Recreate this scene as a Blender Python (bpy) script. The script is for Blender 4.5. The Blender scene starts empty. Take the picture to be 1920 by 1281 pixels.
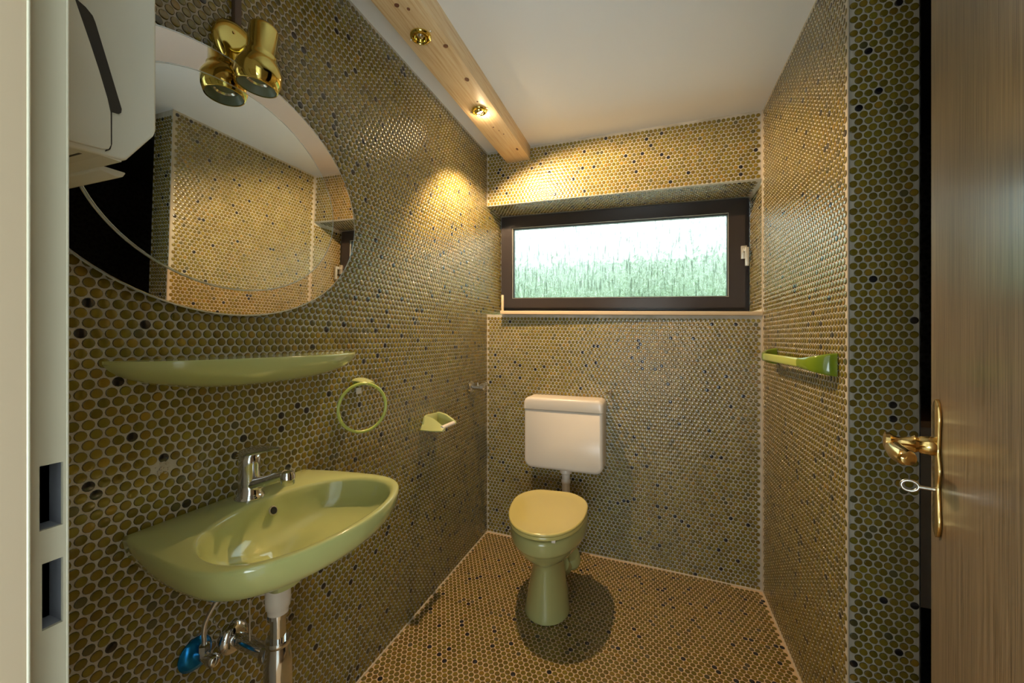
import bpy, bmesh, math, random
import numpy as np
from mathutils import Vector, Matrix
random.seed(7); np.random.seed(7)
C = bpy.context.scene.collection
PI = math.pi

# ------------------------------------------------------------------ camera, sky, exposure
sc = bpy.context.scene
XL, XR = -0.9733, 0.5042            # left and right wall
K = -0.0253                          # floor and ceiling run out of level by this much across the room
def dz(x): return K*(x-XL)
YBL, YBR = 2.281, 2.2423             # rear wall at the two corners
def yb(x): return YBL+(YBR-YBL)*(x-XL)/(XR-XL)
HC = 2.351
cam = bpy.data.cameras.new('camera'); co = bpy.data.objects.new('camera', cam); C.objects.link(co)
PHI = math.atan(265/746.7)
co.location = (0, 0, 1.2); co.rotation_euler = (PI/2, 0, PHI)
cam.sensor_width = 36; cam.lens = 36*746.7/1920; cam.shift_y = -(640.5-634)/1920
cam.clip_start = 0.01
sc.camera = co
sc.view_settings.view_transform = 'Standard'; sc.view_settings.look = 'None'
sc.view_settings.gamma = 1; sc.view_settings.use_curve_mapping = False
sc.view_settings.exposure = 0.3
sc.cycles.max_bounces = 10; sc.cycles.diffuse_bounces = 5; sc.cycles.glossy_bounces = 5
sc.cycles.transmission_bounces = 8; sc.cycles.transparent_max_bounces = 8
sc.cycles.sample_clamp_indirect = 6; sc.cycles.blur_glossy = 0.3

w = bpy.data.worlds.new('sky'); sc.world = w; w.use_nodes = True
nt = w.node_tree; nt.nodes.clear()
tc = nt.nodes.new('ShaderNodeTexCoord'); sx = nt.nodes.new('ShaderNodeSeparateXYZ')
mr = nt.nodes.new('ShaderNodeMapRange'); mr.inputs[1].default_value = 0; mr.inputs[2].default_value = 1
mr.inputs[3].default_value = 2.9; mr.inputs[4].default_value = 9.3
bg = nt.nodes.new('ShaderNodeBackground'); bg.inputs[0].default_value = (0.82, 0.96, 1.0, 1)
wo = nt.nodes.new('ShaderNodeOutputWorld')
nt.links.new(tc.outputs['Generated'], sx.inputs[0]); nt.links.new(sx.outputs[2], mr.inputs[0])
nt.links.new(mr.outputs[0], bg.inputs[1]); nt.links.new(bg.outputs[0], wo.inputs[0])

def area(name, loc, rot, sx_, sy_, power, col, shape='RECTANGLE', portal=False):
    l = bpy.data.lights.new(name, 'AREA'); l.shape = shape; l.size = sx_; l.size_y = sy_
    l.energy = power; l.color = col
    if portal: l.cycles.is_portal = True
    o = bpy.data.objects.new(name, l); C.objects.link(o); o.location = loc; o.rotation_euler = rot
    return o
# window portal only guides the sampling of the sky; the low upturned panel in the hall is an added fill
area('window_portal', (-0.235, 2.60, 1.69), (-PI/2, 0, 0), 1.36, 0.5, 1, (1, 1, 1), portal=True)
HALL_W, SPOT_W, GLOW_W = 33, 74, .7
area('hall_fill', (0.15, -1.15, 0.80), (math.radians(140), 0, math.radians(8)), 1.3, 1.0, HALL_W, (0.80, 0.93, 1.0))

# ------------------------------------------------------------------ helpers
def srgb(r, g, b):
    f = lambda v: (v/255/12.92 if v/255 <= .04045 else ((v/255+.055)/1.055)**2.4)
    return (f(r), f(g), f(b), 1)

def mat(name, col, rough=.5, metal=0, spec=None, coat=0, coat_rough=.05, ior=None):
    m = bpy.data.materials.new(name); m.use_nodes = True
    b = m.node_tree.nodes['Principled BSDF']
    b.inputs['Base Color'].default_value = col if len(col) == 4 else (*col, 1)
    b.inputs['Roughness'].default_value = rough; b.inputs['Metallic'].default_value = metal
    if spec is not None: b.inputs['Specular IOR Level'].default_value = spec
    if ior: b.inputs['IOR'].default_value = ior
    b.inputs['Coat Weight'].default_value = coat; b.inputs['Coat Roughness'].default_value = coat_rough
    return m
def N(m, t): return m.node_tree.nodes.new(t)
def L(m, a, b): m.node_tree.links.new(a, b)
def P(m): return m.node_tree.nodes['Principled BSDF']
def noise(m, scale, detail=3, vec=None, rough=.5):
    n = N(m, 'ShaderNodeTexNoise'); n.inputs['Scale'].default_value = scale
    n.inputs['Detail'].default_value = detail; n.inputs['Roughness'].default_value = rough
    if vec is not None: L(m, vec, n.inputs['Vector'])
    return n
def mapping(m, scale=(1, 1, 1), rot=(0, 0, 0), loc=(0, 0, 0)):
    t = N(m, 'ShaderNodeTexCoord'); mp = N(m, 'ShaderNodeMapping')
    mp.inputs['Scale'].default_value = scale; mp.inputs['Rotation'].default_value = rot
    mp.inputs['Location'].default_value = loc
    L(m, t.outputs['Object'], mp.inputs[0]); return mp.outputs[0]
def ramp(m, fac, stops):
    r = N(m, 'ShaderNodeValToRGB'); e = r.color_ramp.elements
    while len(e) < len(stops): e.new(.5)
    for i, (p, c) in enumerate(stops): e[i].position = p; e[i].color = c if len(c) == 4 else (*c, 1)
    L(m, fac, r.inputs[0]); return r.outputs[0]
def bump(m, h, strength=.2, dist=.002, target=None):
    b = N(m, 'ShaderNodeBump'); b.inputs['Strength'].default_value = strength
    b.inputs['Distance'].default_value = dist; L(m, h, b.inputs['Height'])
    L(m, b.outputs[0], (target or P(m)).inputs['Normal']); return b

def link(name, me, m=None, parent=None, smooth=False, angle=None):
    if m is not None and not me.materials: me.materials.append(m)
    if smooth:
        me.polygons.foreach_set('use_smooth', [True]*len(me.polygons))
        if angle: me.set_sharp_from_angle(angle=math.radians(angle))
    o = bpy.data.objects.new(name, me); C.objects.link(o)
    if parent is not None: o.parent = parent
    return o
def empty(name, loc=(0, 0, 0), rz=0):
    o = bpy.data.objects.new(name, None); C.objects.link(o); o.location = loc; o.rotation_euler = (0, 0, rz)
    o.empty_display_size = .05; return o
def tag(o, label=None, cat=None, group=None, kind=None):
    if label: o['label'] = label
    if cat: o['category'] = cat
    if group: o['group'] = group
    if kind: o['kind'] = kind
    return o
def mesh(name, v, f):
    me = bpy.data.meshes.new(name); me.from_pydata([tuple(p) for p in v], [], f); me.update(); return me
def bmesh_mesh(name, bm):
    bmesh.ops.recalc_face_normals(bm, faces=bm.faces)
    me = bpy.data.meshes.new(name); bm.to_mesh(me); bm.free(); return me
def add_box(bm, lo, hi, shear=False):
    vs = []
    for x in (lo[0], hi[0]):
        for y in (lo[1], hi[1]):
            for z in (lo[2], hi[2]):
                vs.append(bm.verts.new((x, y, z+(dz(x) if shear else 0))))
    for f in ((0,1,3,2),(4,6,7,5),(0,4,5,1),(2,3,7,6),(0,2,6,4),(1,5,7,3)):
        bm.faces.new([vs[i] for i in f])
    return vs
def box(name, lo, hi, m, parent=None, bev=0, seg=2, shear=False, smooth=True):
    bm = bmesh.new(); add_box(bm, lo, hi, shear)
    if bev: bmesh.ops.bevel(bm, geom=list(bm.edges), offset=bev, segments=seg, affect='EDGES', profile=.5)
    return link(name, bmesh_mesh(name, bm), m, parent, smooth=bool(bev), angle=40)
def prism(name, pts, lo, hi, axis, m, parent=None, bev=0, seg=2, smooth_angle=40):
    """polygon pts in the two other axes, extruded along axis"""
    bm = bmesh.new()
    def P3(p, t):
        return {'x': (t, p[0], p[1]), 'y': (p[0], t, p[1]), 'z': (p[0], p[1], t)}[axis]
    a = [bm.verts.new(P3(p, lo)) for p in pts]; b = [bm.verts.new(P3(p, hi)) for p in pts]
    bm.faces.new(a); bm.faces.new(list(reversed(b)))
    n = len(pts)
    for i in range(n): bm.faces.new([a[i], b[i], b[(i+1) % n], a[(i+1) % n]])
    bmesh.ops.recalc_face_normals(bm, faces=bm.faces)
    if bev:
        es = [e for e in bm.edges if e.calc_face_angle(0) > math.radians(40)]
        bmesh.ops.bevel(bm, geom=es, offset=bev, segments=seg, affect='EDGES', profile=.5)
    return link(name, bmesh_mesh(name, bm), m, parent, smooth=True, angle=smooth_angle)
def frame_at(d):
    d = Vector(d).normalized(); u = Vector((0, 0, 1)) if abs(d.z) < .9 else Vector((1, 0, 0))
    a = d.cross(u).normalized(); return d, a, a.cross(d).normalized()
def loft_mesh(name, rings, cap0=True, cap1=True, closed=False):
    n = len(rings[0]); v = [tuple(p) for r in rings for p in r]; f = []
    R = len(rings)
    for i in range(R if closed else R-1):
        j = (i+1) % R
        for k in range(n):
            l = (k+1) % n; f.append((i*n+k, i*n+l, j*n+l, j*n+k))
    if not closed:
        if cap0: f.append(tuple(reversed(range(n))))
        if cap1: f.append(tuple((R-1)*n+k for k in range(n)))
    me = mesh(name, v, f)
    bm = bmesh.new(); bm.from_mesh(me); bmesh.ops.recalc_face_normals(bm, faces=bm.faces); bm.to_mesh(me); bm.free()
    return me
def lathe(name, prof, origin, axis, m, parent=None, n=32, angle=45, cap0=True, cap1=True):
    """prof: (distance along axis, radius)"""
    d, a, b = frame_at(axis); o = Vector(origin); rings = []
    for t, r in prof:
        r = max(r, 1e-5)
        rings.append([o+d*t+a*(r*math.cos(2*PI*k/n))+b*(r*math.sin(2*PI*k/n)) for k in range(n)])
    return link(name, loft_mesh(name, rings, cap0, cap1), m, parent, smooth=True, angle=angle)
def spline(pts, n=8):
    """Catmull-Rom"""
    P_ = [Vector(p) for p in pts]; P_ = [P_[0]*2-P_[1]]+P_+[P_[-1]*2-P_[-2]]; out = []
    for i in range(1, len(P_)-2):
        p0, p1, p2, p3 = P_[i-1:i+3]
        for k in range(n):
            t = k/n
            out.append(.5*((2*p1)+(p2-p0)*t+(2*p0-5*p1+4*p2-p3)*t*t+(3*p1-p0-3*p2+p3)*t**3))
    out.append(P_[-2]); return out
def tube(name, pts, r, m, parent=None, n=16, smooth_path=0, closed=False, rr=None, flat=1.0):
    path = spline(pts, smooth_path) if smooth_path else [Vector(p) for p in pts]
    rings = []; prev = None; Np = len(path)
    for i, p in enumerate(path):
        if closed: d = path[(i+1) % Np]-path[i-1]
        else: d = path[min(i+1, Np-1)]-path[max(i-1, 0)]
        d.normalize()
        if prev is None: _, a, b = frame_at(d)
        else:
            a = (prev-d*prev.dot(d)).normalized(); b = a.cross(d)
        prev = a
        q = r if rr is None else r*rr(i/(Np-1))
        rings.append([p+a*(q*math.cos(2*PI*k/n))+b*(q*flat*math.sin(2*PI*k/n)) for k in range(n)])
    return link(name, loft_mesh(name, rings, closed=closed), m, parent, smooth=True, angle=50)
def rounded_rect(w, h, r, n=6):
    pts = []
    for cx, cy, a0 in ((w-r, h-r, 0), (-w+r, h-r, PI/2), (-w+r, -h+r, PI), (w-r, -h+r, 1.5*PI)):
        for k in range(n+1):
            a = a0+PI/2*k/n; pts.append((cx+r*math.cos(a), cy+r*math.sin(a)))
    return pts

# ------------------------------------------------------------------ materials
PITCH = 0.0216; TR = 0.0096
def tile_material(name, dark=False):
    m = mat(name, (.2, .14, .03), .3)
    a = N(m, 'ShaderNodeAttribute'); a.attribute_name = 'tint'
    n = noise(m, 900, 2); mx = N(m, 'ShaderNodeMix'); mx.data_type = 'RGBA'; mx.blend_type = 'MULTIPLY'
    mx.inputs[0].default_value = .5
    L(m, a.outputs['Color'], mx.inputs[6])
    rc = ramp(m, n.outputs[0], [(0.3, (.6, .6, .6)), (.7, (1.25, 1.25, 1.25))]); L(m, rc, mx.inputs[7])
    L(m, mx.outputs[2], P(m).inputs['Base Color'])
    P(m).inputs['Roughness'].default_value = .24
    P(m).inputs['IOR'].default_value = 1.42
    P(m).inputs['Coat Weight'].default_value = 1.0; P(m).inputs['Coat Roughness'].default_value = .13; P(m).inputs['Coat IOR'].default_value = 1.45
    return m
M_tile = tile_material('glazed_penny_tile')
M_grout = mat('pale_grout', srgb(196, 186, 166), .8)
_n = noise(M_grout, 18, 5); L(M_grout, ramp(M_grout, _n.outputs[0], [(.3, srgb(172, 164, 144)), (.7, srgb(204, 196, 178))]), P(M_grout).inputs['Base Color'])
bump(M_grout, noise(M_grout, 700, 2).outputs[0], .3, .0006)
M_caulk = mat('corner_grout', srgb(184, 172, 150), .8)
M_plaster = mat('white_ceiling_paint', srgb(232, 234, 234), .75)
bump(M_plaster, noise(M_plaster, 60, 5).outputs[0], .12, .002)
M_hall = mat('hall_paint', srgb(232, 232, 228), .8)
M_green = mat('avocado_ceramic', srgb(186, 190, 122), .12, coat=.5, coat_rough=.04)
M_greendeep = mat('olive_green_plastic', srgb(122, 146, 34), .15, coat=.4)
M_greenlight = mat('pale_green_plastic', srgb(186, 196, 96), .2)
M_seat = mat('mustard_green_seat_plastic', srgb(200, 186, 112), .2, coat=.3)
M_bowl = mat('olive_ceramic', srgb(172, 168, 108), .16, coat=.4)
M_white = mat('white_plastic', srgb(226, 216, 200), .25)
M_whitecool = mat('white_enamel', srgb(214, 212, 196), .22)
M_chrome = mat('chrome', (.72, .73, .75), .08, 1)
M_steel = mat('brushed_nickel', (.62, .6, .55), .28, 1)
M_bluemetal = mat('blue_protective_film_on_metal', srgb(10, 120, 190), .18, .7)
M_brass = mat('polished_brass', srgb(226, 206, 118), .09, 1)
M_brasssoft = mat('worn_brass', srgb(222, 188, 120), .16, 1)
M_black = mat('black_plastic', (.012, .012, .012), .35)
M_darkslot = mat('dark_slot', (.03, .025, .018), .6)
M_frame = mat('dark_brown_window_frame', srgb(52, 47, 46), .24)
M_seal = mat('black_rubber_seal', (.01, .01, .01), .5)
M_silver = mat('silver_anodised_handle', srgb(205, 203, 190), .35, .5)
M_sill = mat('beige_sill', srgb(214, 190, 152), .45)
M_jamb = mat('cream_painted_steel', srgb(212, 192, 162), .35)
M_jamb2 = mat('cream_painted_rebate', srgb(196, 190, 166), .3)
M_pocket = mat('steel_pocket', srgb(160, 162, 170), .5, .3)
M_brown = mat('brown_cable_cover', srgb(92, 76, 66), .4)
M_mirror = mat('mirror_silvering', (.86, .9, .88), .015, 1)
M_mirror2 = mat('rose_tinted_mirror', (.80, .71, .62), .015, 1)
M_mirroredge = mat('polished_glass_edge', (.75, .8, .78), .1, .6)
M_lens = mat('lamp_reflector', (.8, .8, .78), .12, 1)
M_lampin = mat('lamp_inner_shade', srgb(120, 130, 110), .4)
M_shadetile = mat('shade_darkened_tile_wall', (.010, .009, .008), .45)  # tile colour darkened to carry the shade of the room beyond
_v = N(M_shadetile, 'ShaderNodeTexVoronoi'); _v.inputs['Scale'].default_value = 46; L(M_shadetile, mapping(M_shadetile), _v.inputs['Vector'])
L(M_shadetile, ramp(M_shadetile, _v.outputs[0], [(.35, (.022, .021, .019)), (.6, (.062, .062, .060))]), P(M_shadetile).inputs['Base Color'])
M_shadeceil = mat('shade_darkened_ceiling', (.02, .02, .02), .7)  # ceiling of the room beyond, its shade put into the colour
M_cab = mat('grey_beige_cabinet', srgb(228, 214, 198), .5)
M_cabtop = mat('brown_worktop', srgb(190, 146, 108), .4)

# pine: grain along Y, knots
M_pine = mat('pine_beam', srgb(222, 186, 130), .42)
_g = noise(M_pine, 9, 6, mapping(M_pine, (14, .55, 14)), .6)
_c = ramp(M_pine, _g.outputs[0], [(.3, srgb(238, 218, 180)), (.5, srgb(230, 202, 156)), (.68, srgb(212, 174, 122))])
L(M_pine, _c, P(M_pine).inputs['Base Color'])
M_knot = mat('brown_pine_knot', srgb(118, 74, 52), .5)
# oak veneer door: grain along Z
M_oak = mat('greyed_oak_veneer', srgb(160, 130, 96), .30, coat=.3, coat_rough=.2)
_g = noise(M_oak, 6, 8, mapping(M_oak, (26, 26, .35)), .65)
_g2 = noise(M_oak, 60, 4, mapping(M_oak, (9, 9, .12)), .6)
_mx = N(M_oak, 'ShaderNodeMix'); _mx.data_type = 'RGBA'; _mx.blend_type = 'MULTIPLY'; _mx.inputs[0].default_value = .95
L(M_oak, ramp(M_oak, _g.outputs[0], [(.28, srgb(96, 84, 64)), (.45, srgb(134, 116, 92)), (.7, srgb(166, 146, 120))]), _mx.inputs[6])
L(M_oak, ramp(M_oak, _g2.outputs[0], [(.40, (.34, .30, .27)), (.52, (1, 1, 1))]), _mx.inputs[7])
L(M_oak, _mx.outputs[2], P(M_oak).inputs['Base Color'])
bump(M_oak, _g2.outputs[0], .15, .001)
# rain glass
M_glass = bpy.data.materials.new('rain_textured_glass'); M_glass.use_nodes = True
M_glass.node_tree.nodes.remove(P(M_glass)); _o = M_glass.node_tree.nodes['Material Output']
_r = N(M_glass, 'ShaderNodeBsdfRefraction'); _r.inputs['IOR'].default_value = 1.45; _r.inputs['Roughness'].default_value = .03
_t = N(M_glass, 'ShaderNodeBsdfTransparent'); _t.inputs[0].default_value = (.86, .9, .87, 1)
_gl = N(M_glass, 'ShaderNodeBsdfGlossy'); _gl.inputs['Roughness'].default_value = .12
_r.inputs[0].default_value = (.9, .94, .91, 1)
_nn = noise(M_glass, 5, 4, mapping(M_glass, (26, 1, 2.6)), .7); _n2 = noise(M_glass, 10, 3, mapping(M_glass, (11, 1, 5)), .7)
_ad = N(M_glass, 'ShaderNodeMath'); L(M_glass, _nn.outputs[0], _ad.inputs[0]); L(M_glass, _n2.outputs[0], _ad.inputs[1])
for s_ in (_r, _gl): bump(M_glass, _ad.outputs[0], 1.0, .02, s_)
_st = ramp(M_glass, _nn.outputs[0], [(.36, (.50, .54, .51)), (.47, (.84, .88, .85)), (.58, (.80, .84, .81)), (.66, (.98, 1, .98))])  # bright and dark refraction streaks painted into the glass tint
L(M_glass, _st, _r.inputs[0]); L(M_glass, _st, _t.inputs[0])
_m1 = N(M_glass, 'ShaderNodeMixShader'); _m1.inputs[0].default_value = .55
L(M_glass, _t.outputs[0], _m1.inputs[1]); L(M_glass, _r.outputs[0], _m1.inputs[2])
_m2 = N(M_glass, 'ShaderNodeMixShader'); _m2.inputs[0].default_value = .06
L(M_glass, _m1.outputs[0], _m2.inputs[1]); L(M_glass, _gl.outputs[0], _m2.inputs[2]); L(M_glass, _m2.outputs[0], _o.inputs[0])
M_leaf = mat('hedge_leaf', srgb(112, 146, 92), .6)
M_leaf2 = mat('hedge_leaf_dark', srgb(112, 146, 92), .6)

# ------------------------------------------------------------------ penny tiles
NS = 12
ang = np.arange(NS)*2*PI/NS
def tile_template():
    """verts in the tile's own frame: (a, b, height)"""
    rings = [(TR, -.0004), (TR*.94, .00145), (TR*.85, .0017)]
    v = []
    for r, h in rings: v += [(r*math.cos(t), r*math.sin(t), h) for t in ang]
    v.append((0, 0, .00185)); v = np.array(v); f = []
    for i in range(2):
        for k in range(NS):
            l = (k+1) % NS; f += [(i*NS+k, i*NS+l, (i+1)*NS+l), (i*NS+k, (i+1)*NS+l, (i+1)*NS+k)]
    for k in range(NS): f.append((2*NS+k, 2*NS+(k+1) % NS, 3*NS))
    return v, np.array(f)
TV, TF = tile_template(); NV = len(TV)
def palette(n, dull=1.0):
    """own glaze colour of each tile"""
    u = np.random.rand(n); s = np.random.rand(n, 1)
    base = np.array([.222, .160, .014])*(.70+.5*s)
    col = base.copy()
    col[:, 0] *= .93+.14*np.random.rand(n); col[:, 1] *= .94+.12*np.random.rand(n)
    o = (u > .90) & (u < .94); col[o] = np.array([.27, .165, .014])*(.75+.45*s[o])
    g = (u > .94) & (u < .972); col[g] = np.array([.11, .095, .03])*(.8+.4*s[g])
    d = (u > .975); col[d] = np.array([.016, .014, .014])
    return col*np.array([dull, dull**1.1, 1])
def vert_cols(col):
    """per-vertex colour: thin dark glaze line round the rim"""
    n = len(col); c = np.ones((n, NV, 4), np.float32)
    rim = np.ones(NV); rim[:2*NS] = .34; rim[2*NS:3*NS] = .96; rim[3*NS] = 1.06
    c[:, :, :3] = col[:, None, :]*rim[None, :, None]
    return c
def raw_mesh(name, V, F, cols):
    me = bpy.data.meshes.new(name)
    me.vertices.add(len(V)); me.vertices.foreach_set('co', V.astype(np.float32).ravel())
    me.loops.add(len(F)*3); me.loops.foreach_set('vertex_index', F.astype(np.int32).ravel())
    me.polygons.add(len(F)); me.polygons.foreach_set('loop_start', np.arange(0, len(F)*3, 3, dtype=np.int32))
    me.polygons.foreach_set('use_smooth', np.ones(len(F), dtype=bool))
    at = me.color_attributes.new('tint', 'FLOAT_COLOR', 'POINT'); at.data.foreach_set('color', cols.astype(np.float32).ravel())
    me.update(calc_edges=True); me.validate(); me.materials.append(M_tile); return me
NVAR = 48
_vc = vert_cols(palette(NVAR*4)); _lum = None
VARIANTS = [raw_mesh('tile', TV, TF, _vc[i]) for i in range(NVAR)]
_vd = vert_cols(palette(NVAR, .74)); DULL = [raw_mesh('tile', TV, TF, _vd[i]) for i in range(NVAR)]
CAMP = np.array([0, 0, 1.2]); FW = np.array([-math.sin(PHI), math.cos(PHI), 0]); RT = np.array([math.cos(PHI), math.sin(PHI), 0])
def project(p):
    v = p-CAMP; F = v@FW; Fs = np.where(F > .05, F, .05)
    return 960+746.7*(v@RT)/Fs, 634-746.7*v[:, 2]/Fs, F
def tiled(parent, org, ua, va, na, A, B, keep=None, visible=None, singles=300, shear_pos=False, offs=(0, 0), dull=1.0):
    """penny tiles over the rectangle A x B spanned by unit vectors ua, va from org, facing na"""
    org, ua, va, na = (np.array(t, float) for t in (org, ua, va, na))
    rows = int((B-2*TR-.002)/(PITCH*.866))+1; P_ = []
    for j in range(rows):
        b = TR+.002+offs[1]+j*PITCH*.866; a0 = TR+.0015+offs[0]+(PITCH/2 if j % 2 else 0)
        a = np.arange(a0, A-TR-.0005, PITCH); P_.append(np.c_[a, np.full(len(a), b)])
    Q = np.concatenate(P_)
    # hand laid sheets: each 30 cm sheet sits a hair off, each tile too
    sh = (np.floor(Q[:, 0]/.302)*7+np.floor(Q[:, 1]/.302)*13).astype(int) % 17
    so = np.random.randn(17, 2)*.0004
    Q = Q+so[sh]+np.random.randn(len(Q), 2)*.00022
    pos = org+Q[:, :1]*ua+Q[:, 1:]*va
    if shear_pos: pos[:, 2] += K*(pos[:, 0]-XL)
    if keep is not None:
        k = keep(pos); pos = pos[k]
    n = len(pos)
    px, py, F = project(pos)
    vis = (F > .1) & (px > 128) & (px < 1745) & (py > -5) & (py < 1290)
    if visible is not None: vis &= visible(pos, px, py)
    score = np.where(vis, 1/np.maximum((pos-CAMP)**2@np.ones(3), .01), -1)
    order = np.argsort(-score); one = [i for i in order[:singles] if score[i] > 0]
    tilt = np.random.randn(n, 2)*.011
    nn = na+tilt[:, :1]*ua+tilt[:, 1:]*va; nn /= np.linalg.norm(nn, axis=1)[:, None]
    aa = ua-nn*(nn@ua)[:, None]; aa /= np.linalg.norm(aa, axis=1)[:, None]; bb = np.cross(nn, aa)
    mask = np.ones(n, bool); mask[one] = False; idx = np.where(mask)[0]
    V = pos[idx][:, None, :]+TV[None, :, :1]*aa[idx][:, None, :]+TV[None, :, 1:2]*bb[idx][:, None, :]+TV[None, :, 2:]*nn[idx][:, None, :]
    Fc = (TF[None]+np.arange(len(idx))[:, None, None]*NV).reshape(-1, 3)
    o = link('tile_field', raw_mesh('tile_field', V.reshape(-1, 3), Fc, vert_cols(palette(len(idx), dull)).reshape(-1, 4)), None, parent)
    o['kind'] = 'stuff'
    for i in one:
        t = bpy.data.objects.new('tile', (VARIANTS if dull == 1 else DULL)[random.randrange(NVAR)]); C.objects.link(t); t.parent = parent
        M4 = Matrix.Identity(4)
        for r in range(3):
            M4[r][0], M4[r][1], M4[r][2], M4[r][3] = aa[i][r], bb[i][r], nn[i][r], pos[i][r]
        t.matrix_local = M4

# ------------------------------------------------------------------ the room
def shell(name, verts, faces, m):
    o = link(name, mesh(name, [(x, y, z+dz(x)) for x, y, z in verts], faces), m); o['kind'] = 'structure'; return o
def slab(name, lo, hi, m, shear=True):
    o = box(name, lo, hi, m, shear=shear); o['kind'] = 'structure'; return o
YF = 0.176                    # room side of the door wall
YW = 2.53                     # plane of the window
ZS0, ZS1 = 1.347, 1.367       # sill
ZL = 2.018                    # underside of the lintel
YE, XE = 1.3406, 0.6548       # end of the right-hand partition

def solid(name, poly, z0, z1, m):
    """vertical prism over plan polygon, following the out-of-level floor"""
    n = len(poly); v = [(x, y, z0) for x, y in poly]+[(x, y, z1) for x, y in poly]
    f = [tuple(reversed(range(n))), tuple(range(n, 2*n))]+[(i, (i+1) % n, n+(i+1) % n, n+i) for i in range(n)]
    o = shell(name, v, f, m); return o
wl = solid('wall_left', [(XL, YF-.2), (XL, YW+.08), (XL-.12, YW+.08), (XL-.12, YF-.2)], -.02, HC+.1, M_grout)
M_floorgrout = mat('sandy_floor_grout', srgb(196, 168, 130), .8)
bump(M_floorgrout, noise(M_floorgrout, 700, 2).outputs[0], .3, .0006)
floor = solid('floor', [(XL-.12, -.02), (XE+1.2, -.02), (XE+1.2, 2.8), (XL-.12, 2.8)], -.12, 0, M_floorgrout)
ceil = solid('ceiling', [(XL-.12, YF-.15), (XE+1.2, YF-.15), (XE+1.2, 2.8), (XL-.12, 2.8)], HC, HC+.1, M_plaster)
wr = solid('wall_right', [(XR, YE), (XE-.002, YE), (XE-.002, 2.8), (XR, 2.8)], -.02, HC+.02, M_grout)
we = solid('wall_end', [(XR-.0005, YE-.004), (XE, YE-.004), (XE, YE-.001), (XR-.0005, YE-.001)], -.01, HC+.01, M_grout)
wb = solid('wall_back', [(XL, YBL), (XR, YBR), (XR, YW+.08), (XL, YW+.08)], -.02, ZS0-.001, M_grout)
wt = solid('wall_lintel', [(XL, YBL), (XR, YBR), (XR, YW+.08), (XL, YW+.08)], ZL, HC+.02, M_grout)
def front(name, x0, x1, z0, z1): return solid(name, [(x0, .03), (x1, .03), (x1, YF), (x0, YF)], z0, z1, M_plaster)
front('wall_front', XL-.12, -.452, -.02, HC+.02)
front('wall_front', .27, XE+1.2, -.02, HC+.02)
front('wall_front', -.452, .27, 2.03, HC+.02)
# the room beyond the partition, its shade put into near-black surfaces
solid('wall_far', [(XE+1.1, YF), (XE+1.2, YF), (XE+1.2, 2.8), (XE+1.1, 2.8)], -.02, HC+.02, M_shadetile)
solid('wall_far', [(XE, 2.66), (XE+1.1, 2.66), (XE+1.1, 2.8), (XE, 2.8)], -.02, HC+.02, M_shadetile)
solid('ceiling', [(XE+.002, YF), (XE+1.1, YF), (XE+1.1, 2.66), (XE+.002, 2.66)], HC-.03, HC-.001, M_shadeceil)
solid('floor', [(XE+.002, YF), (XE+1.1, YF), (XE+1.1, 2.66), (XE+.002, 2.66)], .0005, .004, M_shadetile)
solid('wall_far', [(XE-.001, YE+.002), (XE+.006, YE+.002), (XE+.006, 2.66), (XE-.001, 2.66)], .0, HC, M_shadetile)

# tiles
mirror_c = (0.682, 1.556)
def not_in_mirror(p, px, py):
    return ((p[:, 1]-mirror_c[0])/.385)**2+((p[:, 2]-mirror_c[1])/.29)**2 > 1
HOLE = (0.543, 0.926)
def left_keep(p):
    hole = (np.hypot(p[:, 1]-HOLE[0], p[:, 2]-HOLE[1]) < .014)
    return ~hole
tiled(wl, (XL, YF+.1, 0), (0, 1, 0), (0, 0, 1), (1, 0, 0), YW-YF-.1-.004, HC-.004, left_keep,
      lambda p, px, py: not_in_mirror(p, px, py) & ~((px < 300) & (py < 345)) & ~((px > 236) & (px < 700) & (py > 900) & (py < 1100)))
tiled(wr, (XR, YE+.004, dz(XR)), (0, 1, 0), (0, 0, 1), (-1, 0, 0), YBR-YE-.006, HC-.004)
tiled(wr, (XR, YBR-.002, ZL-.64+dz(XR)), (0, 1, 0), (0, 0, 1), (-1, 0, 0), YW-YBR-.004, .635, singles=0)
bu = np.array([XR-XL, YBR-YBL, 0]); BW = np.linalg.norm(bu); bu /= BW; bn = np.array([bu[1], -bu[0], 0])
tiled(wb, (XL, YBL, 0), bu, (0, 0, 1), bn, BW-.002, ZS0-.004, shear_pos=True, visible=lambda p, px, py: ~((px > 980) & (px < 1136) & (py > 740) & (py < 1010)))
tiled(wt, (XL, YBL, ZL), bu, (0, 0, 1), bn, BW-.002, HC-ZL-.004, shear_pos=True, singles=150)
tiled(wt, (XL, YW-.03, ZL), (1, 0, 0), (0, -1, 0), (0, 0, -1), XR-XL-.002, YW-.03-YBL+.008, shear_pos=True, singles=0, keep=lambda p: p[:, 1] > yb(p[:, 0])+TR)
def floor_keep(p): return p[:, 1] < yb(p[:, 0])-TR-.003
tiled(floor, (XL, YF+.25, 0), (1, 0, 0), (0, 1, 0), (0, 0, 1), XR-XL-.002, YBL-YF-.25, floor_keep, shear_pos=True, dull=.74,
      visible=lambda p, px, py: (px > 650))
tiled(we, (XR-.0005, YE-.004, dz(XR)), (1, 0, 0), (0, 0, 1), (0, -1, 0), XE-XR+.002, HC-.02, offs=(0, 0), singles=300)

# grout lines in the corners
def trim(k, lo_pt, hi_pt, r=.0032):
    o = tube('trim_%d' % k, [lo_pt, hi_pt], r, M_caulk, n=8); o['kind'] = 'structure'
trim(1, (XL+.002, YBL-.002, 0), (XL+.002, YBL-.002, ZS0)); trim(2, (XR-.002, YBR-.002, dz(XR)), (XR-.002, YBR-.002, HC+dz(XR)))
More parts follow.
